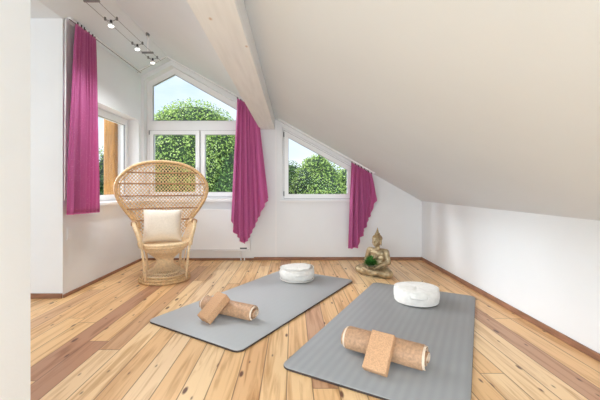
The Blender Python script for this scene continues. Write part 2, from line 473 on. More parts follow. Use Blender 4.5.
WY0, WY1, WZ0, WZ1 = 3.36, 4.78, 0.87, 2.016
bm = bmesh.new()
prism(bm, [(3.2, -0.2), (YB, -0.2), (YB, ZL + 0.02), (3.2, ZL + 0.02)], [[(WY0, WZ0), (WY1, WZ0), (WY1, WZ1), (WY0, WZ1)]], YZ, XL, XL - 0.3)
struct('wall_left', bm, M['wall'])
bm = bmesh.new(); box(bm, -4.3, XL - 0.3, 3.2, 3.5, -0.2, ZL + 0.02); struct('wall_alcove', bm, M['wall'])
bm = bmesh.new(); box(bm, XR, XR + 0.25, YF, YB, -0.2, zc(XR) + 0.02); struct('wall_right', bm, M['wall'])
bm = bmesh.new(); box(bm, -3.7, -3.3, YF, 3.2, -0.2, ZL + 0.02); struct('wall_side', bm, M['wall'])
# wall end beside the camera
bm = bmesh.new(); box(bm, -2.0, -0.945, 1.07, 1.21, 0, ZL); bevel(bm, 0.004, 1); struct('wall_front', bm, M['wall'])

T = 0.16
def slab(name, x0, z0, x1, z1, y0, y1):
    b_ = bmesh.new()
    prism(b_, [(x0, z0), (x1, z1), (x1, z1 + T), (x0, z0 + T)], [], XZ, y0, y1)
    return struct(name, b_, M['ceiling'])
slab('ceiling', RX, RZ, XR + 0.3, zc(XR + 0.3), YF, YB + 0.5)
slab('ceiling_left', XL - 0.001, ZL, RX, RZ, YF, YB + 0.5)
slab('ceiling_alcove', -4.3, ZL, XL, ZL, YF, 3.5)

# beam under the right slope
bm = bmesh.new(); box(bm, -0.479, -0.262, YF, YB, 1.894, 2.30); bevel(bm, 0.006, 2)
o = obj('ceiling_beam', bm, M['beam']); o['kind'] = 'structure'; o.name = 'trim_1'

# skirting
bm = bmesh.new(); box(bm, -0.566, XR, YB - 0.016, YB, 0, 0.045); bevel(bm, 0.003, 1); struct('baseboard_back', bm, M['skirting'])
bm = bmesh.new(); box(bm, XR - 0.016, XR, YF, YB - 0.016, 0, 0.045); bevel(bm, 0.003, 1); struct('baseboard_right', bm, M['skirting'])
bm = bmesh.new(); box(bm, XL, XL + 0.016, 3.2, YB - 0.016, 0, 0.032); bevel(bm, 0.003, 1); struct('baseboard_left', bm, M['skirting'])
bm = bmesh.new(); box(bm, -4.3, XL, 3.184, 3.2, 0, 0.045); bevel(bm, 0.003, 1); struct('baseboard_alcove', bm, M['skirting'])
bm = bmesh.new(); box(bm, XL + 0.016, -0.566, YB - 0.014, YB, 0, 0.03); bevel(bm, 0.003, 1); struct('baseboard_bay', bm, M['skirting'])

# pillar face between the two windows (boards stand a little proud of the bay)
bm = bmesh.new(); box(bm, -0.262, -0.235, YB - 0.012, YB, 0.045, zc(-0.235) - 0.01); struct('trim_2', bm, M['trim'])

# ---- gabled window
def ring(bm, poly, wd, y0, y1, to3=XZ):
    prism(bm, poly, [inset_poly(poly, wd)], to3, y0, y1)
FY = YB + 0.115
bm = bmesh.new()
fr_poly = inset_poly(gab, 0.0)
ring(bm, gab, 0.052, FY, FY + 0.07)
zt0, zt1 = 1.06 + 55.5 * FY / F, 1.06 + 64.5 * FY / F
box(bm, gab[0][0] + 0.05, gab[1][0] - 0.05, FY, FY + 0.07, zt0, zt1)
xm = (200.5 - 293) * FY / F
box(bm, xm - 0.022, xm + 0.022, FY + 0.002, FY + 0.07, SILL + 0.05, zt0 + 0.005)
win = struct('window_1', bm, M['upvc'])
# fixed gable light
ti = inset_poly(gab, 0.052)
top = [(ti[0][0], zt1), (ti[1][0], zt1), ti[2], ti[3], ti[4]]
bm = bmesh.new(); ring(bm, top, 0.028, FY + 0.012, FY + 0.06); obj('glazing_bead', bm, M['upvc'], win)
bm = bmesh.new(); ring(bm, inset_poly(top, 0.026), 0.006, FY + 0.010, FY + 0.034); obj('shade_line', bm, M['shade_line'], win)
bm = bmesh.new(); prism(bm, inset_poly(top, 0.02), [], XZ, FY + 0.034, FY + 0.04); obj('glass_pane', bm, M['glass'], win)
for (x0, x1) in ((ti[0][0], xm - 0.022), (xm + 0.022, ti[1][0])):
    p = [(x0 - 0.012, SILL + 0.04), (x1 + 0.012, SILL + 0.04), (x1 + 0.012, zt0 + 0.012), (x0 - 0.012, zt0 + 0.012)]
    bm = bmesh.new(); ring(bm, p, 0.058, FY - 0.018, FY + 0.05); s_ = obj('sash', bm, M['upvc'], win)
    bm = bmesh.new(); ring(bm, inset_poly(p, 0.055), 0.007, FY - 0.012, FY + 0.013); obj('shade_line', bm, M['shade_line'], s_)
    bm = bmesh.new(); ring(bm, inset_poly(p, -0.005), 0.006, FY - 0.010, FY + 0.003); obj('shade_line', bm, M['shade_line'], s_)
    bm = bmesh.new(); prism(bm, inset_poly(p, 0.05), [], XZ, FY + 0.014, FY + 0.02); obj('glass_pane', bm, M['glass'], s_)
    hx = x1 - 0.018 if x0 < xm - 0.1 else x0 + 0.018
    if x0 < xm - 0.1:
        bm = bmesh.new(); box(bm, hx - 0.012, hx + 0.012, FY - 0.03, FY - 0.018, 1.30, 1.37); box(bm, hx - 0.009, hx + 0.009, FY - 0.06, FY - 0.03, 1.33, 1.348)
        box(bm, hx - 0.010, hx + 0.010, FY - 0.066, FY - 0.05, 1.22, 1.348); bevel(bm, 0.003, 1); obj('window_handle', bm, M['upvc'], s_)
    # hinges
    bm = bmesh.new()
    hh = x0 - 0.012 if x0 < xm - 0.1 else x1 + 0.012
    for z in (SILL + 0.07, zt0 - 0.05): tube(bm, [(hh, FY - 0.022, z), (hh, FY - 0.022, z + 0.06)], 0.008, 8)
    obj('hinge', bm, M['chrome'], s_)
bm = bmesh.new(); box(bm, XL + 0.001, -0.566, YB - 0.07, FY, SILL - 0.035, SILL + 0.004); bevel(bm, 0.004, 2); obj('window_sill', bm, M['trim'], win)

# ---- right window with the raked head
bm = bmesh.new(); RY = YB + 0.06
ring(bm, rwin, 0.034, RY - 0.015, RY + 0.055); win2 = struct('window_2', bm, M['upvc'])
p = inset_poly(rwin, 0.026)
bm = bmesh.new(); ring(bm, p, 0.062, RY - 0.03, RY + 0.04); s_ = obj('sash', bm, M['upvc'], win2)
bm = bmesh.new(); ring(bm, inset_poly(p, 0.058), 0.007, RY - 0.024, RY + 0.004); obj('shade_line', bm, M['shade_line'], s_)
bm = bmesh.new(); ring(bm, inset_poly(p, -0.005), 0.006, RY - 0.022, RY - 0.012); obj('shade_line', bm, M['shade_line'], s_)
bm = bmesh.new(); prism(bm, inset_poly(p, 0.055), [], XZ, RY + 0.006, RY + 0.012); obj('glass_pane', bm, M['glass'], s_)
bm = bmesh.new()
for z in (rwz + 0.06, rtop(rw_x0) - 0.14): tube(bm, [(rw_x0 + 0.022, RY - 0.034, z), (rw_x0 + 0.022, RY - 0.034, z + 0.07)], 0.009, 8)
obj('hinge', bm, M['chrome'], s_)
bm = bmesh.new(); box(bm, rw_x0 - 0.03, rw_x1 + 0.03, YB - 0.03, RY, rwz - 0.022, rwz + 0.003); bevel(bm, 0.003, 2); obj('window_sill', bm, M['trim'], win2)

# ---- side window in the left wall
SX = XL - 0.16
wp = [(WY0, WZ0), (WY1, WZ0), (WY1, WZ1), (WY0, WZ1)]
bm = bmesh.new(); ring(bm, wp, 0.045, SX, SX - 0.07, YZ); win3 = struct('window_3', bm, M['upvc'])
p = inset_poly(wp, 0.035)
bm = bmesh.new(); ring(bm, p, 0.055, SX + 0.018, SX - 0.05, YZ); s_ = obj('sash', bm, M['upvc'], win3)
bm = bmesh.new(); ring(bm, inset_poly(p, 0.051), 0.006, SX + 0.012, SX - 0.012, YZ); obj('shade_line', bm, M['shade_line'], s_)
bm = bmesh.new(); prism(bm, inset_poly(p, 0.048), [], YZ, SX - 0.014, SX - 0.02); obj('glass_pane', bm, M['glass'], s_)
bm = bmesh.new(); box(bm, SX, XL + 0.05, WY0 + 0.001, WY1 - 0.001, WZ0 - 0.02, WZ0 + 0.012); bevel(bm, 0.004, 2); obj('window_sill', bm, M['trim'], win3)

# ---- curtain tracks
def bar(bm, a, b_, wd, ht, down=Vector((0, 0, -1))):
    a = Vector(a); b_ = Vector(b_); t = (b_ - a).normalized(); s = t.cross(down).normalized(); d = s.cross(t).normalized()
    if d.dot(down) < 0: d = -d
    vs = []
    for p_ in (a, b_):
        for (i, j) in ((-1, 0), (1, 0), (1, 1), (-1, 1)):
            vs.append(bm.verts.new(p_ + s * wd * 0.5 * i + d * ht * j))
    for f in ((0, 1, 2, 3), (4, 7, 6, 5), (0, 4, 5, 1), (1, 5, 6, 2), (2, 6, 7, 3), (3, 7, 4, 0)): bm.faces.new([vs[i] for i in f])

def track(name, label, a, b_):
    b1 = bmesh.new(); bar(b1, a, b_, 0.030, 0.018); t = obj(name, b1, M['trim']); tag(t, label, 'curtain rail')
    b2 = bmesh.new(); d = Vector((0, 0, -0.0172)); bar(b2, Vector(a) + d, Vector(b_) + d, 0.007, 0.003); obj('slot', b2, M['dark'], t)
    return t
yt = YB - 0.17
track('curtain_rail', 'white curtain rail running along the top of the left wall', (XL + 0.05, 3.22, ZL + 0.022), (XL + 0.05, YB - 0.12, ZL + 0.022))
track('curtain_rail', 'short white curtain rail on the left slope above the gabled window', (XL + 0.02, yt, zc(XL + 0.02)), (RX - 0.01, yt, RZ - 0.008))
track('curtain_rail', 'long white curtain rail sloping from the gable apex down to the beam', (RX + 0.01, yt, RZ - 0.010), (-0.48, yt, zc(-0.48)))
track('curtain_rail', 'white curtain rail sloping above the small window right of the beam', (-0.2, yt, zc(-0.2)), (1.15, yt, zc(1.15)))

# ---- radiator under the gabled window
rad = thing('radiator', 'flat white panel radiator under the gabled window behind the wicker chair', 'radiator', (-1.42, YB - 0.056, 0.0))
bm = bmesh.new(); box(bm, -0.66, 0.805, -0.035, 0.0, 0.15, 0.745); bevel(bm, 0.006, 2); obj('panel', bm, M['enamel'], rad)
bm = bmesh.new(); box(bm, -0.655, 0.80, 0.0, 0.045, 0.17, 0.735); bevel(bm, 0.004, 1); obj('casing', bm, M['enamel'], rad)
for x in (-0.55, 0.70):
    bm = bmesh.new(); box(bm, x - 0.02, x + 0.02, -0.0, 0.056, 0.30, 0.60); obj('bracket', bm, M['enamel'], rad)
bm = bmesh.new(); box(bm, 0.665, 0.765, -0.0375, -0.035, 0.178, 0.197); obj('vent_slot', bm, M['dark'], rad, label='small dark slot in the lower right corner')
bm = bmesh.new(); box(bm, -0.655, 0.80, -0.0365, -0.035, 0.163, 0.169); obj('lower_lip', bm, mat('grey_seam', (0.45, 0.46, 0.48), 0.5), rad)
# valve pipes to the floor
bm = bmesh.new(); tube(bm, [(0.72, 0.025, 0.175), (0.72, 0.025, 0.0)], 0.008, 8); obj('pipe', bm, M['enamel'], rad)
bm = bmesh.new(); tube(bm, [(0.67, 0.025, 0.175), (0.67, 0.025, 0.0)], 0.008, 8); obj('pipe', bm, M['enamel'], rad)

# socket plate low on the left wall near the corner
so = thing('wall_socket', 'small flat white socket plate low on the left wall below the long curtain', 'socket', (XL, 3.24 + 0.05, 0.60))
bm = bmesh.new(); box(bm, 0.0, 0.008, -0.035, 0.035, -0.06, 0.06); bevel(bm, 0.003, 2); obj('plate', bm, M['enamel'], so)
bm = bmesh.new(); box(bm, 0.008, 0.0095, -0.018, 0.018, -0.018, 0.018); obj('insert', bm, M['trim'], so)

# ------------------------------------------------------------------ curtains
def curtain(name, label, ua, n_folds, width_fn, top_fn, bot_fn, base_fn, amp=0.035, nu=220, nv=34, seed=1):
    """u runs across; base_fn(s) -> horizontal point at the top; bot_fn(s) -> z of the hem; spread by width_fn(v)"""
    rnd = random.Random(seed)
    ph = [rnd.uniform(-0.6, 0.6) for _ in range(8)]
    t = thing(name, label, 'curtain', (0, 0, 0))
    b1 = bmesh.new(); uvl = b1.loops.layers.uv.new('UVMap'); grid = []
    for i in range(nu + 1):
        s = i / nu; row = []
        a = 2 * pi * n_folds * s + 0.9 * sin(2 * pi * s * 1.7 + ph[0]) + 0.5 * sin(2 * pi * s * 4.1 + ph[1])
        for j in range(nv + 1):
            v = j / nv
            z = top_fn(s) * (1 - v) + bot_fn(s) * v
            p_, nrm, along = base_fn(s, v)
            k = 0.42 + 0.58 * min(1, v * 2.2)
            am = amp * k * (0.75 + 0.35 * sin(5 * s + ph[2] + v))
            d = am * sin(a + 0.35 * sin(2.2 * v + ph[3])) + 0.008 * sin(3.1 * a + 4 * v + ph[4]) * k
            l = am * 0.45 * sin(2 * a + ph[5])
            row.append((p_ + nrm * d + along * l, z, s * n_folds * 0.16, v))
        grid.append([(b1.verts.new((q.x, q.y, z)), u_, v_) for q, z, u_, v_ in row])
    for i in range(nu):
        for j in range(nv):
            q = [grid[i][j], grid[i + 1][j], grid[i + 1][j + 1], grid[i][j + 1]]
            f = b1.faces.new([x[0] for x in q])
            for lp, x in zip(f.loops, q): lp[uvl].uv = (x[1], x[2])
    hem_pts = [grid[i][nv][0].co.copy() for i in range(0, nu + 1)]
    top_pts = [grid[i][0][0].co.copy() for i in range(0, nu + 1)]
    c_ = obj('curtain_cloth', b1, M['curtain'], t, smooth=True)
    md = c_.modifiers.new('thick', 'SOLIDIFY'); md.thickness = 0.003; md.offset = 0
    # hem band and heading tape
    b2 = bmesh.new(); tube(b2, [p + Vector((0, 0, 0.004)) for p in hem_pts[::2]], 0.0045, 5); obj('hem', b2, M['curtain_hem'], t, smooth=True)
    b3 = bmesh.new(); tube(b3, [p + Vector((0, 0, -0.012)) for p in top_pts[::2]], 0.006, 5); obj('heading_tape', b3, M['curtain_hem'], t, smooth=True)
    for kk in range(7):
        p = top_pts[min(nu, 6 + kk * (nu - 12) // 6)]
        b4 = bmesh.new(); tube(b4, [p + Vector((0, 0, -0.01)), p + Vector((0, 0, 0.022))], 0.006, 6); obj('glider', b4, M['dark'], t)
    return t

# left curtain: hangs along the left wall
def b1f(s, v):
    e = min(1, v * 1.3) ** 0.8
    y = (3.285 + 0.33 * s) * (1 - e) + (3.13 + 0.53 * s) * e
    return Vector((XL + 0.075 + 0.02 * e, y, 0)), Vector((1, 0, 0)), Vector((0, 1, 0))
curtain('curtain', 'straight magenta curtain hanging on the left wall in front of the side window', 0, 6.0, None,
        lambda s: ZL - 0.012, lambda s: 0.800 - 0.015 * s, b1f, amp=0.034, seed=3)
# middle curtain: under the right slope, partly behind the beam
yc = YB - 0.17
def xa(px, Y=4.69): return (px - 293) * Y / F
def za(py, Y=4.69): return H + (187 - py) * Y / F
def b2f(s, v):
    x0 = xa(237) * (1 - v) + xa(231) * v
    x1 = xa(258) * (1 - v) + xa(268.5) * v
    return Vector((x0 + (x1 - x0) * s, yc, 0)), Vector((0, 1, 0)), Vector((1, 0, 0))
def hem2(s):
    pts = [(0, 216), (0.10, 232), (0.25, 240), (0.34, 244.5), (0.45, 240), (0.62, 227), (0.8, 212), (1.0, 198)]
    for (a, za_), (b_, zb_) in zip(pts, pts[1:]):
        if s <= b_: return za(za_ + (zb_ - za_) * (s - a) / (b_ - a))
    return za(198)
curtain('curtain', 'large magenta curtain with a slanting hem tucked behind the ceiling beam', 0, 6.5, None,
        lambda s: zc(xa(237) + (xa(258) - xa(237)) * s) - 0.04, hem2, b2f, amp=0.036, seed=5)
# right curtain
def b3f(s, v):
    x0 = xa(351.5) * (1 - v) + xa(348.5) * v
    x1 = xa(372) * (1 - v) + xa(377) * v
    return Vector((x0 + (x1 - x0) * s, yc, 0)), Vector((0, 1, 0)), Vector((1, 0, 0))
def hem3(s):
    pts = [(0, 248.5), (0.30, 247.5), (1.0, 198)]
    for (a, za_), (b_, zb_) in zip(pts, pts[1:]):
        if s <= b_: return za(za_ + (zb_ - za_) * (s - a) / (b_ - a))
    return za(198)
curtain('curtain', 'short magenta curtain with a stepped slanting hem above the statue', 0, 6.0, None,
        lambda s: zc(xa(351.5) + (xa(372) - xa(351.5)) * s) - 0.04, hem3, b3f, amp=0.040, seed=9)
# draw rod beside the left curtain
bm = bmesh.new(); tube(bm, [(XL + 0.030, 3.20, ZL - 0.002), (XL + 0.030, 3.185, 0.93)], 0.007, 8)
tag(obj('curtain_rod', bm, M['trim'], smooth=True), 'thin white draw rod hanging along the edge of the left curtain', 'curtain rod')

# ------------------------------------------------------------------ cable lights
WX, WZ = -1.70, 2.63; WG = 0.055
for sx, lb in ((-1, 'thin steel lighting cable nearer the left wall, strung below the ridge'), (1, 'thin steel lighting cable farther from the left wall, strung below the ridge')):
    bm = bmesh.new(); tube(bm, [(WX + sx * WG, -1.5, WZ), (WX + sx * WG, 2.8, WZ - 0.004), (WX + sx * WG, 4.14, WZ)], 0.0025, 5)
    tag(obj('lighting_cable', bm, M['chrome']), lb, 'cable')
def support(y, label):
    t = thing('cable_support', label, 'cable support', (WX, y, WZ))
    top = zc(WX) - WZ
    bm = bmesh.new(); tube(bm, [(0, 0, 0), (0, 0, top)], 0.006, 8); obj('stem', bm, M['trim'], t)
    bm = bmesh.new(); lathe(bm, [(0, -0.03), (0.022, -0.028), (0.022, 0.0), (0, 0.0)], 14, (0, 0, top)); obj('ceiling_cap', bm, M['chrome'], t)
    bm = bmesh.new(); box(bm, -WG - 0.012, WG + 0.012, -0.009, 0.009, -0.008, 0.012); bevel(bm, 0.002, 1); obj('crossbar', bm, M['chrome'], t)
support(2.83, 'chrome cable support nearest the camera at the top edge of the picture')
support(3.92, 'chrome cable support on a pale stem near the gabled window')
SL = 'halogen spots on the cable system'
def spot(y, label, tilt, power):
    t = thing('cable_spotlight', label, 'spotlight', (WX, y, WZ), 0, SL)
    for sx in (-1, 1):
        bm = bmesh.new(); lathe(bm, [(0, -0.014), (0.009, -0.014), (0.011, 0), (0.009, 0.016), (0, 0.016)], 10, (sx * WG, 0, 0)); obj('cable_clamp', bm, M['chrome'], t)
    bm = bmesh.new()
    for sx in (-1, 1): tube(bm, [(sx * WG, 0, 0), (sx * 0.02, 0.0, -0.018), (0, 0, -0.022)], 0.0035, 6)
    obj('arm', bm, M['chrome'], t)
    bm = bmesh.new(); lathe(bm, [(0, 0.012), (0.010, 0.010), (0.012, -0.016), (0.016, -0.024), (0, -0.024)], 14, (0, 0, -0.02)); obj('socket', bm, M['dark'], t)
    bm = bmesh.new(); lathe(bm, [(0.012, -0.026), (0.022, -0.034), (0.029, -0.052), (0.027, -0.052), (0.020, -0.036), (0.010, -0.028)], 20, (0, 0, -0.015)); obj('reflector', bm, M['upvc'], t, smooth=True)
    bm = bmesh.new(); lathe(bm, [(0, -0.038), (0.018, -0.040), (0.024, -0.052), (0.018, -0.060), (0, -0.064)], 20, (0, 0, -0.015)); obj('bulb', bm, M['bulb'], t, smooth=True)
    ld = bpy.data.lights.new('halogen_light', 'SPOT'); ld.energy = power; ld.shadow_soft_size = 0.05; ld.spot_size = R(150); ld.spot_blend = 1.0; ld.color = (0.93, 0.98, 1.0)
    lo = bpy.data.objects.new('halogen_light', ld); COL.objects.link(lo); lo.parent = t; lo.location = (0, 0, -0.10); lo.rotation_euler = (R(-8), R(-14), 0)
spot(3.13, 'glowing halogen spotlight nearest the camera on the ceiling cables', 0, 31)
spot(3.66, 'middle halogen spotlight on the ceiling cables', 0, 31)
spot(4.06, 'halogen spotlight farthest from the camera, closest to the gabled window', 0, 31)

# ------------------------------------------------------------------ yoga mats
def yoga_mat(label, cx, cy, ang, W_, L_, ym, th=0.018):
    t = thing('yoga_mat', label, 'yoga mat', (cx, cy, 0), -ang)
    def rr(inset, r=0.055, n=8):
        out = []
        w2, l2 = W_ / 2 - inset, L_ / 2 - inset
        r = r - inset
        for (sx, sy, a0) in ((1, 1, 0), (-1, 1, 90), (-1, -1, 180), (1, -1, 270)):
            for k in range(n + 1):
                a = R(a0 + 90 * k / n); out.append((sx * (w2 - r) + cos(a) * r, sy * (l2 - r) + sin(a) * r))
        return out
    def stack(levels, m, name, lab=None):
        b_ = bmesh.new(); rings = [[b_.verts.new((x, y, z)) for x, y in rr(i)] for i, z in levels]
        n = len(rings[0])
        for a, c in zip(rings, rings[1:]):
            for k in range(n): b_.faces.new((a[k], a[(k + 1) % n], c[(k + 1) % n], c[k]))
        b_.faces.new(rings[0][::-1]); b_.faces.new(rings[-1])
        o_ = obj(name, b_, m, t, label=lab); smart_smooth(o_, 50); return o_
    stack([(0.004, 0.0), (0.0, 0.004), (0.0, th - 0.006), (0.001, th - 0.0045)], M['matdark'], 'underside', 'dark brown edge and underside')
    stack([(0.0012, th - 0.0045), (0.0012, th - 0.002), (0.0035, th)], ym, 'top_layer')
    return t
TH = 0.018
yoga_mat('grey yoga mat lying nearer the wicker chair, left of the two', -0.232, 3.19, R(32.0), 0.945, 1.93, M['yoga_glare'])
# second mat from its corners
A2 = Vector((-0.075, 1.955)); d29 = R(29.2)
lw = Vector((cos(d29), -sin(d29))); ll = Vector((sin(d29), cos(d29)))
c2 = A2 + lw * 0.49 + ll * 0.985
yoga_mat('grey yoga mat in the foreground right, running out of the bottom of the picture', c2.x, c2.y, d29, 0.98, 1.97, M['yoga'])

# ------------------------------------------------------------------ floor cushions
def zafu(label, x, y, r, h, puff, rot):
    t = thing('meditation_cushion', label, 'cushion', (x, y, TH), rot, 'round cream meditation cushions')
    rnd = random.Random(int(r * 1e4))
    def pleat(a, rr, z):
        return 1 + 0.006 * sin(28 * a) * (rr / r) + 0.010 * sin(5 * a + 1)
    prof = [(0, 0.0), (r * 0.7, 0.0), (r * 0.88, 0.006)]
    for k in range(0, 11):
        a = -pi / 2 + pi * k / 10
        prof.append((r * (1 - puff) + r * puff * cos(a) ** 0.7, h * (0.5 + 0.40 * sin(a))))
    top = [(r * 0.90, h * 0.925), (r * 0.72, h * 0.965), (r * 0.45, h * 0.985), (r * 0.2, h * 0.975), (r * 0.05, h * 0.955), (0, h * 0.95)]
    prof += top
    b_ = bmesh.new(); lathe(b_, prof, 72, fn=pleat)
    for v in b_.verts:
        if v.co.z > h * 0.6:
            a = math.atan2(v.co.y, v.co.x); q = math.hypot(v.co.x, v.co.y) / r
            v.co.z += h * 0.035 * sin(9 * a + 2 * q) * q * (1.1 - q) * 3 * (0.5 + 0.5 * sin(3 * a)) + h * 0.03 * sin(2 * a + 1) * q
    o_ = obj('cover', b_, M['canvas'], t, smooth=True)
    for z, q in ((h * 0.885, 0.955), (h * 0.115, 0.955)):
        b_ = bmesh.new()
        tube(b_, [(cos(a) * r * q * pleat(a, r, 0) , sin(a) * r * q * pleat(a, r, 0), z + (h * 0.03 * sin(2 * a + 1) * 0.9 if z > h / 2 else 0)) for a in [2 * pi * k / 72 for k in range(72)]], 0.0045, 6, closed=True)
        obj('piping', b_, M['canvas'], t, smooth=True)
    # carrying strap
    b_ = bmesh.new()
    pts = [(cos(a) * (r * 1.0 + 0.004 + 0.012 * sin(pi * (k / 10))), sin(a) * (r * 1.0 + 0.004 + 0.012 * sin(pi * (k / 10))), h * 0.62) for k, a in [(k, R(-112) + R(40) * k / 10) for k in range(11)]]
    for p_, q_ in zip(pts, pts[1:]):
        vs = [b_.verts.new((p_[0], p_[1], p_[2] - 0.012)), b_.verts.new((q_[0], q_[1], q_[2] - 0.012)), b_.verts.new((q_[0], q_[1], q_[2] + 0.012)), b_.verts.new((p_[0], p_[1], p_[2] + 0.012))]
        b_.faces.new(vs)
    bmesh.ops.remove_doubles(b_, verts=b_.verts, dist=1e-5)
    s = obj('strap', b_, M['canvas'], t, smooth=True); md = s.modifiers.new('t', 'SOLIDIFY'); md.thickness = 0.003; md.offset = 0
    return t
zafu('round cream meditation cushion on the left yoga mat, farther from the camera', 0.045, 3.78, 0.197, 0.155, 0.26, 0.3)
zafu('round cream meditation cushion on the foreground right yoga mat, nearer the camera', 1.125, 3.06, 0.198, 0.142, 0.08, -0.2)

# ------------------------------------------------------------------ rolled cork mats and blocks
def roll(label, cx, cy, ang, length, r, seed=0):
    """axis along local x; lies on the mat"""
    t = thing('rolled_cork_mat', label, 'rolled mat', (cx, cy, TH), ang, 'rolled cork mats')
    t.scale = (1, 1.14, 1)
    turns = 3.4; n = 110; th = 0.0055
    prof = []
    for k in range(n + 1):
        q = k / n; a = -0.5 * pi - 0.85 - turns * 2 * pi * (1 - q)
        rr = 0.010 + (r - 0.010 - th) * q ** 0.9
        prof.append((cos(a) * rr, sin(a) * rr * 0.98, a))
    # loose outer flap lying against the roll
    def sheet(o1, o2, xo, name, m, par, lab=None):
        b_ = bmesh.new(); rows = []
        for side in (-1, 1):
            for off in (o1, o2):
                row = []
                for k, (px, pz, a) in enumerate(prof):
                    q = k / n
                    sk = 0.020 * (q - 0.9) * side if q < 0.9 else 0.0
                    jog = xo * side * (1 if q > 0.70 else 0.1)
                    row.append(b_.verts.new((side * length / 2 + jog + (0.010 * sin(7 * q)) , cos(a) * (math.hypot(px, pz / 0.98) + off), r + sin(a) * (math.hypot(px, pz / 0.98) + off) * 0.98)))
                rows.append(row)
        a0, a1, b0, b1 = rows
        for k in range(n):
            b_.faces.new((a1[k], a1[k + 1], b1[k + 1], b1[k])); b_.faces.new((a0[k + 1], a0[k], b0[k], b0[k + 1]))
            b_.faces.new((a0[k], a0[k + 1], a1[k + 1], a1[k])); b_.faces.new((b0[k + 1], b0[k], b1[k], b1[k + 1]))
        for k in (0, n): b_.faces.new((a0[k], a1[k], b1[k], b0[k]))
        o_ = obj(name, b_, m, par, label=lab); smart_smooth(o_, 40); return o_
    sheet(0.0005, th - 0.0005, -0.018, 'cork_layer', M['corkmat'], t)
    sheet(-0.002, 0.0003, -0.004, 'backing_layer', M['corkback'], t, 'pale backing showing at the edges')
    return t
def block_on_roll(label, cx, cy, roll_ang, r, yaw, near, L_=0.24, W_=0.13, T_=0.055, side=0.0):
    """leans against the roll: near long end on the mat, far end up over the roll"""
    d = near
    pitch = 2 * math.atan2(r, d)
    t = thing('yoga_block', label, 'yoga block', (0, 0, 0), 0, 'cork yoga blocks')
    b_ = bmesh.new(); box(b_, -W_ / 2, W_ / 2, 0, L_, 0, T_); bevel(b_, 0.005, 2)
    o_ = obj('block_body', b_, M['cork'], t); smart_smooth(o_, 60)
    f = Vector((sin(yaw), cos(yaw)))
    t.location = (cx - f.x * d, cy - f.y * d, TH + 0.002)
    t.rotation_mode = 'XYZ'
    t.rotation_euler = (Matrix.Rotation(-yaw, 4, 'Z') @ Matrix.Rotation(pitch, 4, 'X')).to_euler()
    return t
r1 = 0.064
a1 = R(-28)
roll('brown cork mat rolled up under the block on the left yoga mat', -0.52, 2.715, a1, 0.52, r1)
block_on_roll('cork yoga block leaning on the rolled mat on the left yoga mat', -0.535, 2.72, a1, r1 + 0.003, R(42), 0.20, 0.235, 0.125, 0.065)
r2 = 0.074
a2 = R(-34)
roll('brown cork mat rolled up under the block on the foreground yoga mat', 0.553, 2.035, a2, 0.50, r2)
block_on_roll('cork yoga block leaning on the rolled mat in the foreground', 0.565, 2.015, a2, r2 + 0.003, R(35), 0.185, 0.22, 0.135, 0.05)

# ------------------------------------------------------------------ peacock chair
CH = thing('peacock_chair', 'natural wicker peacock chair with a huge fan back by the left window', 'chair', (-1.475, 3.86, 0), R(25))
FAN = [(0.56, 0.275), (0.62, 0.300), (0.68, 0.345), (0.74, 0.405), (0.82, 0.470), (0.90, 0.520), (0.98, 0.550), (1.06, 0.558), (1.13, 0.540), (1.19, 0.500), (1.25, 0.440), (1.30, 0.370), (1.34, 0.275), (1.365, 0.165), (1.378, 0.0)]
FAN = [(z, x * (1 - 0.07 * min(1, max(0, (z - 0.62) / 0.15)))) for z, x in FAN]
def hw(z):
    if z <= FAN[0][0]: return FAN[0][1]
    for (a, x), (b_, y) in zip(FAN, FAN[1:]):
        if z <= b_: return x + (y - x) * (z - a) / (b_ - a)
    return 0
def fy(x, z): return 0.26 - 0.42 * x * x + 0.10 * (z - 0.45)
def fan_pt(x, z): return Vector((x, fy(x, z), z))
rim = [fan_pt(-x, z) for z, x in FAN] + [fan_pt(x, z) for z, x in FAN[::-1][1:]]
def smooth_line(pts, it=2):
    for _ in range(it):
        q = [pts[0]]
        for a, b_ in zip(pts, pts[1:]): q += [a * 0.75 + b_ * 0.25, a * 0.25 + b_ * 0.75]
        pts = q + [pts[-1]]
    return pts
rim_s = smooth_line(rim)
bm = bmesh.new(); tube(bm, rim_s, 0.019, 10)
# binding wound round the rim
fr = frames(rim_s, False); wind = []
N_ = 1500; m_ = len(rim_s) - 1
for k in range(N_):
    q = k / (N_ - 1) * m_; i = min(int(q), m_ - 1); f_ = q - i
    p = rim_s[i].lerp(rim_s[i + 1], f_); u, v = fr[i]
    a = k * 0.62; wind.append(p + (u * cos(a) + v * sin(a)) * 0.0195)
tube(bm, wind, 0.0036, 4)
obj('fan_rim', bm, M['rattan'], CH, smooth=True)
def offs(d): # ring inside the rim
    c = Vector((0, 0, 0.97)); out = []
    for p in rim_s:
        q = p - Vector((0, 0, 0)); x = q.x; z = q.z
        v = Vector((x, z - 0.98)); L_ = v.length; v = v * ((L_ - d) / L_)
        out.append(fan_pt(v.x, v.y + 0.98))
    return out
bm = bmesh.new(); tube(bm, offs(0.036), 0.008, 7); obj('inner_rim', bm, M['rattan'], CH, smooth=True)
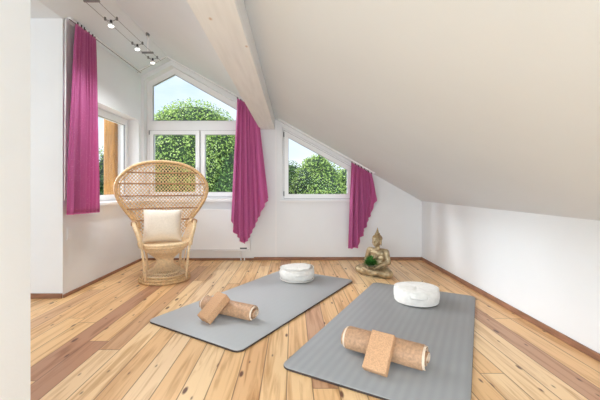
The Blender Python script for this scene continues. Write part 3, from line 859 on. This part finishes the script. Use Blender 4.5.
# diagonal lattice of the fan
bm = bmesh.new()
sp_ = 0.044; sl = 1.15
for sg in (-1, 1):
    c = -2.0
    while c < 3.2:
        seg = []
        K = 160
        for k in range(K + 1):
            z = 0.50 + (1.375 - 0.50) * k / K
            x = sg * (z - c) / sl
            if abs(x) < hw(z) - 0.006: seg.append(fan_pt(x, z) + Vector((0, sg * 0.003, 0)))
            else:
                if len(seg) > 2: tube(bm, seg[::5] + [seg[-1]], 0.0046, 4)
                seg = []
        if len(seg) > 2: tube(bm, seg[::5] + [seg[-1]], 0.0046, 4)
        c += sp_
obj('fan_lattice', bm, M['rattan'], CH)
for z in (1.235, 1.10, 0.955, 0.80, 0.66):
    bm = bmesh.new(); w_ = hw(z) - 0.004
    for ph in (0, pi):
        tube(bm, [fan_pt(-w_ + 2 * w_ * k / 120, z + 0.006 * sin(k * 1.05 + ph)) + Vector((0, -0.006 + 0.005 * cos(k * 1.05 + ph), 0)) for k in range(121)], 0.0045, 5)
    obj('fan_band', bm, M['rattan_dark'], CH, smooth=True, label='dark twisted band across the fan')
# upright stakes low in the fan
bm = bmesh.new()
for k in range(-5, 6):
    x = k * 0.05
    tube(bm, [fan_pt(x * (0.8 + 0.5 * q), 0.43 + 0.40 * q) for q in (0, 0.25, 0.5, 0.75, 1)], 0.0045, 5)
obj('back_stakes', bm, M['rattan_light'], CH)

SZ = 0.425; SRAD = 0.270
# seat
bm = bmesh.new(); lathe(bm, [(0, SZ - 0.012), (SRAD - 0.01, SZ - 0.015), (SRAD - 0.01, SZ), (0, SZ + 0.004)], 48); obj('seat', bm, M['rattan_light'], CH)
bm = bmesh.new()
for (r_, z_, t_) in ((SRAD, SZ, 0.017), (SRAD + 0.004, SZ - 0.024, 0.011)):
    tube(bm, [(cos(a) * r_, sin(a) * r_, z_) for a in [2 * pi * k / 56 for k in range(56)]], t_, 8, closed=True)
wd = [(cos(k * 0.02) * (SRAD + 0.0175 * cos(k * 0.9)), sin(k * 0.02) * (SRAD + 0.0175 * cos(k * 0.9)), SZ + 0.0175 * sin(k * 0.9)) for k in range(315)]
tube(bm, wd, 0.0035, 4)
obj('seat_rim', bm, M['rattan_light'], CH, smooth=True)
# arms: barrel from the fan round to the front
def arm_line(s):
    pts = []
    pts.append(fan_pt(s * 0.290, 0.60)); pts.append(Vector((s * 0.315, 0.13, 0.655))); pts.append(Vector((s * 0.325, 0.02, 0.655)))
    pts.append(Vector((s * 0.318, -0.10, 0.630))); pts.append(Vector((s * 0.290, -0.175, 0.565))); pts.append(Vector((s * 0.262, -0.195, 0.47))); pts.append(Vector((s * 0.252, -0.200, 0.41)))
    return smooth_line(pts)
for s in (-1, 1):
    al = arm_line(s)
    bm = bmesh.new(); tube(bm, al, 0.020, 10); fr = frames(al, False); wnd = []
    mm = len(al) - 1
    for k in range(420):
        q = k / 419 * mm; i = min(int(q), mm - 1); p = al[i].lerp(al[i + 1], q - i); u, v = fr[i]; wnd.append(p + (u * cos(k * .75) + v * sin(k * .75)) * 0.0205)
    tube(bm, wnd, 0.0036, 4)
    am = obj('armrest', bm, M['rattan_light'], CH, smooth=True)
    bm = bmesh.new()
    for ph in (0, pi): tube(bm, [Vector((s * 0.325, -0.02, 0.655)) + Vector((0.026 * cos(k * 0.5 + ph) , k * 0.004, 0.026 * sin(k * 0.5 + ph))) for k in range(-12, 13)], 0.005, 5)
    obj('binding', bm, M['rattan_dark'], am, smooth=True, label='dark cord binding')
    # woven side panel
    bm = bmesh.new()
    def side(u, v): # u 0..1 along arm, v 0 seat .. 1 arm
        q = u * mm; i = min(int(q), mm - 1); p = al[i].lerp(al[i + 1], q - i)
        a = math.atan2(p.y, p.x); b_ = Vector((cos(a) * SRAD * 0.98, sin(a) * SRAD * 0.98, SZ))
        return b_.lerp(p, v)
    for sg in (-1, 1):
        for k in range(-10, 24):
            pts = []
            for j in range(13):
                v = j / 12; u = k / 20 + sg * v * 0.28 + (0 if sg > 0 else 0.0)
                if 0 <= u <= 0.86: pts.append(side(u, v))
            if len(pts) > 1: tube(bm, pts, 0.0034, 4)
    obj('side_weave', bm, M['rattan_light'], CH)
# woven hourglass pedestal
def hg(z):
    pts = [(0.035, 0.245), (0.07, 0.235), (0.11, 0.175), (0.15, 0.120), (0.19, 0.090), (0.22, 0.085), (0.25, 0.100), (0.30, 0.155), (0.35, 0.215), (0.41, 0.262)]
    for (a, x), (b_, y) in zip(pts, pts[1:]):
        if z <= b_: return x + (y - x) * (z - a) / (b_ - a)
    return pts[-1][1]
bm = bmesh.new()
for sg in (-1, 1):
    for k in range(44):
        pts = []
        for j in range(25):
            q = j / 24; z = 0.035 + q * 0.375; a = 2 * pi * k / 44 + sg * q * 2.3
            r_ = hg(z) + sg * 0.002; pts.append((cos(a) * r_, sin(a) * r_, z))
        tube(bm, pts, 0.0042, 4)
for z in (0.075, 0.10, 0.22, 0.235, 0.25, 0.345, 0.37):
    tube(bm, [(cos(2 * pi * k / 40) * (hg(z) + 0.002), sin(2 * pi * k / 40) * (hg(z) + 0.002), z) for k in range(40)], 0.006, 5, closed=True)
obj('woven_pedestal', bm, M['rattan_light'], CH)
bm = bmesh.new()
for z, r_, t_ in ((0.016, 0.268, 0.016), (0.045, 0.260, 0.014), (0.068, 0.244, 0.009)):
    tube(bm, [(cos(a) * r_, sin(a) * r_, z) for a in [2 * pi * k / 60 for k in range(60)]], t_, 8, closed=True)
for k in range(60):
    a = 2 * pi * k / 60; tube(bm, [(cos(a) * 0.282, sin(a) * 0.282, 0.006), (cos(a + .08) * 0.273, sin(a + .08) * 0.273, 0.055)], 0.0045, 4)
obj('base_ring', bm, M['rattan'], CH, smooth=True)
for (x, y) in ((-0.25, -0.20), (0.25, -0.20), (-0.21, 0.205), (0.21, 0.205)):
    bm = bmesh.new(); f_ = 0.295 / math.hypot(x, y)
    tube(bm, [(x, y, 0.42), (x * 0.93, y * 0.93, 0.30), (x * 0.84, y * 0.84, 0.04)], 0.0135, 9)
    for k in range(8): lathe(bm, [(0.0135, -0.004), (0.0165, 0), (0.0135, 0.004)], 9, (x * (0.85 + 0.0145 * k), y * (0.85 + 0.0145 * k), 0.06 + 0.040 * k))
    obj('leg', bm, M['rattan_light'], CH, smooth=True)
for s in (-1, 1):
    for a_ in (-1, 1):
        bm = bmesh.new(); tube(bm, [(s * 0.22, -0.16 * a_, 0.40), (s * 0.19, -0.14 * a_, 0.22), (s * 0.24, -0.13 * a_, 0.05)], 0.006, 6); obj('brace', bm, M['rattan_light'], CH, smooth=True)

# pillow on the seat
pl = thing('pillow', 'square beige pillow propped upright on the wicker chair', 'pillow', (0, 0, 0))
def pillow_mesh(W_, H_, D_, n=24):
    b_ = bmesh.new(); g = {}
    for s in (-1, 1):
        for i in range(n + 1):
            for j in range(n + 1):
                u = i / n * 2 - 1; v = j / n * 2 - 1
                e = max(0, (1 - u ** 4) * (1 - v ** 4)) ** 0.8
                pinch = 1 - 0.06 * (1 - v * v) * abs(u) ** 3
                pinch2 = 1 - 0.06 * (1 - u * u) * abs(v) ** 3
                y = s * D_ * 0.5 * e + 0.006 * sin(5 * u + 3 * v) * e
                if (i in (0, n) or j in (0, n)) and s == 1: g[(s, i, j)] = g[(-1, i, j)]; continue
                g[(s, i, j)] = b_.verts.new((u * W_ / 2 * pinch, y, v * H_ / 2 * pinch2))
    for s in (-1, 1):
        for i in range(n):
            for j in range(n):
                b_.faces.new([g[(s, i, j)], g[(s, i + 1, j)], g[(s, i + 1, j + 1)], g[(s, i, j + 1)]])
    return b_
pb = obj('cover', pillow_mesh(0.42, 0.375, 0.19), M['linen'], pl, smooth=True)
bm = bmesh.new(); W_, H_ = 0.42, 0.375; ed = []
for k in range(80):
    a = k / 80 * 4; s_i = int(a); f_ = a - s_i
    u, v = ((-1 + 2 * f_, -1), (1, -1 + 2 * f_), (1 - 2 * f_, 1), (-1, 1 - 2 * f_))[s_i]
    ed.append((u * W_ / 2 * (1 - 0.06 * (1 - v * v) * abs(u) ** 3), 0, v * H_ / 2 * (1 - 0.06 * (1 - u * u) * abs(v) ** 3)))
tube(bm, ed, 0.004, 5, closed=True); obj('piping', bm, M['linen'], pl, smooth=True)
Mx = CH.matrix_basis @ Matrix.Translation((0.0, 0.045, SZ + 0.020 + 0.205)) @ Matrix.Rotation(R(-17), 4, 'X') @ Matrix.Rotation(R(2), 4, 'Y')
Mx = Matrix.Translation((-1.50, 3.86, 0)) @ Matrix.Rotation(R(25), 4, 'Z') @ Matrix.Translation((0.0, 0.0, SZ + 0.010 + 0.182)) @ Matrix.Rotation(R(-16), 4, 'X') @ Matrix.Rotation(R(2), 4, 'Y')
pl.location = Mx.to_translation(); pl.rotation_euler = Mx.to_euler()

# ------------------------------------------------------------------ statue
ST = thing('buddha_statue', 'seated bronze meditating statue on the floor by the right curtain', 'statue', (1.01, 4.04, 0), R(-44))
def ball(bm, c, r, rot=None, seg=20, rings=12):
    if isinstance(r, (int, float)): r = (r, r, r)
    mtx = Matrix.Translation(c) @ (rot or Matrix.Identity(4)) @ Matrix.Diagonal((*r, 1))
    bmesh.ops.create_uvsphere(bm, u_segments=seg, v_segments=rings, radius=1, matrix=mtx)
def capsule(bm, a, b_, ra, rb, n=8):
    a = Vector(a); b_ = Vector(b_)
    for k in range(n + 1):
        q = k / n; ball(bm, a.lerp(b_, q), ra + (rb - ra) * q, seg=14, rings=9)
bm = bmesh.new()
ball(bm, (0, 0.03, 0.085), (0.125, 0.095, 0.08))
ball(bm, (0, 0.03, 0.15), (0.098, 0.072, 0.08)); ball(bm, (0, 0.028, 0.215), (0.100, 0.066, 0.07)); ball(bm, (0, 0.022, 0.262), (0.102, 0.058, 0.052))
capsule(bm, (-0.088, 0.025, 0.288), (0.088, 0.025, 0.288), 0.036, 0.036)
capsule(bm, (0, 0.02, 0.31), (0, 0.012, 0.355), 0.031, 0.028)
hv0 = len(bm.verts)
ball(bm, (0, 0.004, 0.398), (0.043, 0.047, 0.055)); ball(bm, (0, -0.008, 0.372), (0.034, 0.034, 0.028))
# face
capsule(bm, (0, -0.042, 0.412), (0, -0.050, 0.390), 0.005, 0.0085, 4)
for s in (-1, 1):
    capsule(bm, (s * 0.009, -0.041, 0.412), (s * 0.030, -0.031, 0.414), 0.0045, 0.003, 4)   # brow
    ball(bm, (s * 0.0175, -0.0365, 0.403), (0.0105, 0.006, 0.0055))                            # eyelid
    capsule(bm, (s * 0.044, 0.010, 0.415), (s * 0.045, 0.008, 0.362), 0.0085, 0.0065, 6)       # long ear
    ball(bm, (s * 0.024, -0.026, 0.385), (0.012, 0.011, 0.012))
capsule(bm, (-0.012, -0.040, 0.3745), (0.012, -0.040, 0.3745), 0.0042, 0.0042, 4)
capsule(bm, (-0.009, -0.039, 0.3685), (0.009, -0.039, 0.3685), 0.0045, 0.0045, 4)
ball(bm, (0, -0.034, 0.356), (0.013, 0.012, 0.010))
HP = Vector((0, 0.012, 0.345)); HS = 1.22
bm.verts.ensure_lookup_table()
for v in bm.verts[hv0:]: v.co = HP + (v.co - HP) * HS
for s in (-1, 1):
    capsule(bm, (s * 0.110, 0.025, 0.282), (s * 0.142, 0.012, 0.172), 0.040, 0.034)
    capsule(bm, (s * 0.142, 0.012, 0.172), (s * 0.055, -0.105, 0.118), 0.033, 0.019)
    # hand cupped in the lap: palm, four fingers, thumb
    ball(bm, (s * 0.038, -0.122, 0.112), (0.026, 0.020, 0.011), Matrix.Rotation(R(-20 * s), 4, 'Z'))
    for k, ln in enumerate((0.026, 0.031, 0.029, 0.022)):
        y = -0.108 - 0.0105 * k
        capsule(bm, (s * 0.020, y, 0.113 + s * 0.003), (s * (0.012 - ln * 0.6), y - 0.003, 0.116 + s * 0.003), 0.0058, 0.0048, 4)
    capsule(bm, (s * 0.034, -0.108, 0.122), (s * 0.008, -0.112, 0.136), 0.0065, 0.005, 4)
    # crossed legs
    capsule(bm, (s * 0.070, 0.02, 0.070), (s * 0.188, -0.070, 0.056), 0.066, 0.054)
    ball(bm, (s * 0.195, -0.075, 0.054), (0.052, 0.054, 0.050))
    zz = 0.046 if s < 0 else 0.070
    capsule(bm, (s * 0.175, -0.095, 0.048), (-s * 0.030, -0.135, zz), 0.042, 0.030)
    # foot
    capsule(bm, (-s * 0.035, -0.135, zz), (-s * 0.105, -0.125, zz + 0.016), 0.024, 0.018, 5)
    for k in range(5): ball(bm, (-s * (0.118 + 0.002 * k), -0.140 + 0.009 * k, zz + 0.018), 0.006, seg=8, rings=6)
body = obj('body', bm, M['bronze'], ST, smooth=True)
# clip under the floor line and fuse into one skin
for v in body.data.vertices: v.co.z = max(v.co.z, 0.003)
md = body.modifiers.new('fuse', 'REMESH'); md.mode = 'VOXEL'; md.voxel_size = 0.0042; md.use_smooth_shade = True
md2 = body.modifiers.new('soft', 'SMOOTH'); md2.factor = 0.5; md2.iterations = 3
# hair with curls, top knot and flame
bm = bmesh.new()
ball(bm, (0, 0.013, 0.416), (0.047, 0.048, 0.046)); ball(bm, (0, 0.016, 0.462), (0.027, 0.027, 0.024))
lathe(bm, [(0.016, 0.0), (0.010, 0.008), (0.013, 0.016), (0.009, 0.026), (0.006, 0.036), (0.002, 0.050), (0.0, 0.056)], 14, (0, 0.016, 0.476))
for v in list(bm.verts):
    if v.co.z < 0.40 and v.co.y < 0.0: v.co.y = 0.0
for lt in range(7):
    th_ = R(8 + lt * 13); nn = max(4, int(26 * sin(th_)))
    for k in range(nn):
        a = 2 * pi * k / nn + lt * 0.3
        p = Vector((0.047 * sin(th_) * cos(a), 0.013 + 0.048 * sin(th_) * sin(a), 0.416 + 0.046 * cos(th_)))
        if p.y < -0.022 and p.z < 0.430: continue
        ball(bm, p, 0.0052, seg=7, rings=5)
for v in bm.verts: v.co = HP + (v.co - HP) * HS
obj('hair', bm, M['bronze_hair'], ST, smooth=True)
for s in (-1, 1):
    bm = bmesh.new(); tube(bm, [HP + (Vector((s * x, -y, z)) - HP) * HS for x, y, z in ((0.008, 0.0425, 0.4015), (0.013, 0.044, 0.3995), (0.018, 0.0435, 0.399), (0.024, 0.040, 0.400), (0.028, 0.036, 0.402))], 0.0013, 5)
    obj('eyelid', bm, M['bronze_hair'], ST, label='dark closed eyelid line')
# robe: folds over the left shoulder and across the legs
bm = bmesh.new()
for k in range(5):
    o_ = k * 0.014
    pts = [(0.100 - o_, 0.055, 0.300), (0.098 - o_, 0.012, 0.322 - 0.002 * k), (0.078 - o_, -0.030, 0.290 - 0.004 * k), (0.040 - o_, -0.040, 0.235 - 0.008 * k), (-0.020 - o_ * 0.8, -0.038, 0.180 - 0.008 * k), (-0.070 - o_ * 0.3, -0.020, 0.140 - 0.008 * k)]
    tube(bm, smooth_line([Vector(p) for p in pts]), 0.0055, 6)
for k in range(4):
    for s in (-1, 1):
        pts = [(s * (0.06 + 0.03 * k), 0.0 - 0.01 * k, 0.125 - 0.006 * k), (s * (0.085 + 0.03 * k), -0.06 - 0.012 * k, 0.104 - 0.010 * k), (s * (0.09 + 0.03 * k), -0.115 - 0.008 * k, 0.078 - 0.014 * k)]
        tube(bm, smooth_line([Vector(p) for p in pts]), 0.0045, 6)
md_ = obj('robe', bm, M['bronze'], ST, smooth=True)
bm = bmesh.new()
lathe(bm, [(0, 0), (0.19, 0), (0.20, 0.005), (0.19, 0.012), (0, 0.014)], 40, (0, -0.045, 0), sx=1.0, sy=0.60)
obj('base', bm, M['bronze'], ST, smooth=True)

# plant in the lap
Mx = Matrix.Translation((1.01, 4.04, 0)) @ Matrix.Rotation(R(-44), 4, 'Z') @ Matrix.Translation((0.005, -0.155, 0.126))
PT = thing('succulent_plant', 'small bushy green plant in a bowl held in the lap of the statue', 'plant', Mx.to_translation())
bm = bmesh.new(); lathe(bm, [(0, 0), (0.025, 0.0), (0.045, 0.012), (0.052, 0.028), (0.048, 0.028), (0.040, 0.018), (0, 0.016)], 24); obj('bowl', bm, M['bowl'], PT, smooth=True)
bm = bmesh.new(); rnd = random.Random(4)
for k in range(210):
    th_ = math.acos(1 - rnd.random() * 1.25); a = rnd.random() * 2 * pi
    d = Vector((sin(th_) * cos(a), sin(th_) * sin(a), cos(th_)))
    c = Vector((0, 0, 0.038)); L_ = rnd.uniform(0.065, 0.105)
    s = d.cross(Vector((0.2, 0.1, 1))).normalized(); upn = s.cross(d)
    wd_ = 0.008; rows = []
    for q, w_ in ((0.25, 0.3), (0.55, 1.0), (0.8, 0.9), (1.0, 0.1)):
        p = c + d * L_ * q + upn * 0.010 * q * q
        rows.append((bm.verts.new(p - s * wd_ * w_), bm.verts.new(p + upn * 0.003 * w_), bm.verts.new(p + s * wd_ * w_)))
    for r0, r1_ in zip(rows, rows[1:]):
        bm.faces.new((r0[0], r0[1], r1_[1], r1_[0])); bm.faces.new((r0[1], r0[2], r1_[2], r1_[1]))
obj('foliage', bm, M['succulent'], PT)

# ------------------------------------------------------------------ outside
bm = bmesh.new(); box(bm, -60, 60, 5.6, 90, -3.4, -3.2)
g = obj('ground', bm, M['grass']); g['kind'] = 'structure'
bm = bmesh.new(); box(bm, -60, -6, -40, 5.6, -3.4, -3.2); g = obj('ground', bm, M['grass']); g['kind'] = 'structure'

def tree_mesh(center, rad, n_leaf, leaf, rnd, lumps):
    blobs = [(Vector(center), Vector(rad))]
    for k in range(lumps):
        th_ = math.acos(rnd.uniform(-0.5, 1)); a = rnd.uniform(0, 2 * pi)
        d = Vector((sin(th_) * cos(a), sin(th_) * sin(a), cos(th_)))
        blobs.append((Vector(center) + Vector((d.x * rad[0], d.y * rad[1], d.z * rad[2])) * 0.62, Vector(rad) * rnd.uniform(0.28, 0.45)))
    wts = np.array([b_[1].x ** 2 for b_ in blobs]); g = np.random.default_rng(rnd.randint(0, 10 ** 6))
    bi = g.choice(len(blobs), n_leaf, p=wts / wts.sum())
    C_ = np.array([b_[0] for b_ in blobs])[bi]; RR = np.array([b_[1] for b_ in blobs])[bi]
    d = g.normal(size=(n_leaf, 3)); d /= np.linalg.norm(d, axis=1)[:, None]
    P = C_ + d * RR * g.uniform(0.84, 1.03, (n_leaf, 1))
    nr = d + g.normal(scale=0.6, size=(n_leaf, 3)) + np.array([0, 0, 0.3]); nr /= np.linalg.norm(nr, axis=1)[:, None]
    t1 = np.cross(nr, g.normal(size=(n_leaf, 3))); t1 /= np.linalg.norm(t1, axis=1)[:, None]; t2 = np.cross(nr, t1)
    L1 = leaf * g.uniform(0.7, 1.3, (n_leaf, 1)); e1 = t1 * L1; e2 = t2 * L1 * 0.55
    vs = np.stack([P - e1, P + e2, P + e1, P - e2], 1).reshape(-1, 3)
    return vs, np.arange(n_leaf * 4).reshape(-1, 4), blobs
def tree(label, x, y, top, rad, m, n_leaf=9000, leaf=0.10, seed=1, lumps=16, trunk_r=0.18, group=None, kind='tree'):
    rnd = random.Random(seed)
    GZ = -3.2
    t = thing('leafy_' + kind, label, kind, (x, y, GZ), 0, group)
    cz = top - rad[2] * 1.08 - GZ
    vs, fs, blobs = tree_mesh((0, 0, cz), rad, n_leaf, leaf, rnd, lumps)
    me = bpy.data.meshes.new('foliage'); me.from_pydata(vs.tolist(), [], fs.tolist()); me.materials.append(m)
    f_ = bpy.data.objects.new('foliage', me); COL.objects.link(f_); f_.parent = t
    # dark crown core, the shade between leaves put into its colour
    b_ = bmesh.new()
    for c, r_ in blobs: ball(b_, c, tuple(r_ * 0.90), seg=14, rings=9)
    obj('crown_core_shade', b_, M['leaf_core'], t, smooth=True)
    b_ = bmesh.new(); tube(b_, [(0, 0, 0), (0.05, 0, cz * 0.4), (0, 0.05, cz)], [trunk_r, trunk_r * 0.7, trunk_r * 0.3], 9); obj('trunk', b_, M['bark'], t, smooth=True)
    return t
M['leaf_core'] = mat('shaded_crown_core', (0.015, 0.032, 0.008), 0.9, 0.6, 4, 0.8, 9)
GT = 'trees beyond the windows'
tree('broad round light green tree filling the middle of the gabled window', -3.95, 13.5, 4.72, (2.15, 2.2, 2.5), M['leaf_a'], 62000, 0.046, 1, 20, group=GT)
tree('green tree at the left edge of the gabled window', -6.7, 14.6, 3.75, (1.8, 1.9, 2.3), M['leaf_a'], 18000, 0.053, 2, 14, group=GT)
tree('dark green tree low behind the right pane of the gabled window', -1.9, 13.0, 3.1, (1.7, 1.7, 2.3), M['leaf_b'], 18000, 0.050, 3, 14, group=GT)
tree('darker tree low behind the left pane of the gabled window', -5.4, 12.3, 2.5, (1.7, 1.5, 2.1), M['leaf_b'], 18000, 0.050, 4, 14, group=GT)
tree('round bright green tree in the small raked window', 1.05, 14.0, 2.55, (1.25, 1.4, 2.0), M['leaf_a'], 18000, 0.050, 5, 16, group=GT)
tree('lower green tree at the left of the small raked window', -0.15, 15.5, 2.45, (1.0, 1.2, 2.0), M['leaf_b'], 12000, 0.050, 6, 12, group=GT)
tree('low green tree at the right of the small raked window', 2.5, 15.0, 2.3, (1.2, 1.3, 2.2), M['leaf_a'], 12000, 0.050, 7, 12, group=GT)
tree('bluish dark conifer behind the left side window', -8.2, 11.5, 3.3, (1.4, 1.8, 2.6), M['leaf_c'], 18000, 0.046, 8, 16, group=GT)
tree('tall thin bluish tree beyond the left side window by the curtain edge', -9.6, 13.6, 4.3, (1.2, 1.2, 2.6), M['leaf_c'], 10000, 0.050, 9, 12, group=GT)
hedge_r = random.Random(11)
tree('long low green hedge far behind the trees', 0, 19, 1.75, (14, 1.5, 2.4), M['leaf_b'], 44000, 0.074, 12, 26, group=None, kind='hedge')

# larch cladding post outside the side window
bm = bmesh.new(); box(bm, -2.66, -2.50, 4.70, 5.02, -3.2, 2.9); bevel(bm, 0.01, 1)
tag(obj('timber_post', bm, M['larch']), 'orange-brown timber post outside the left side window', 'post')
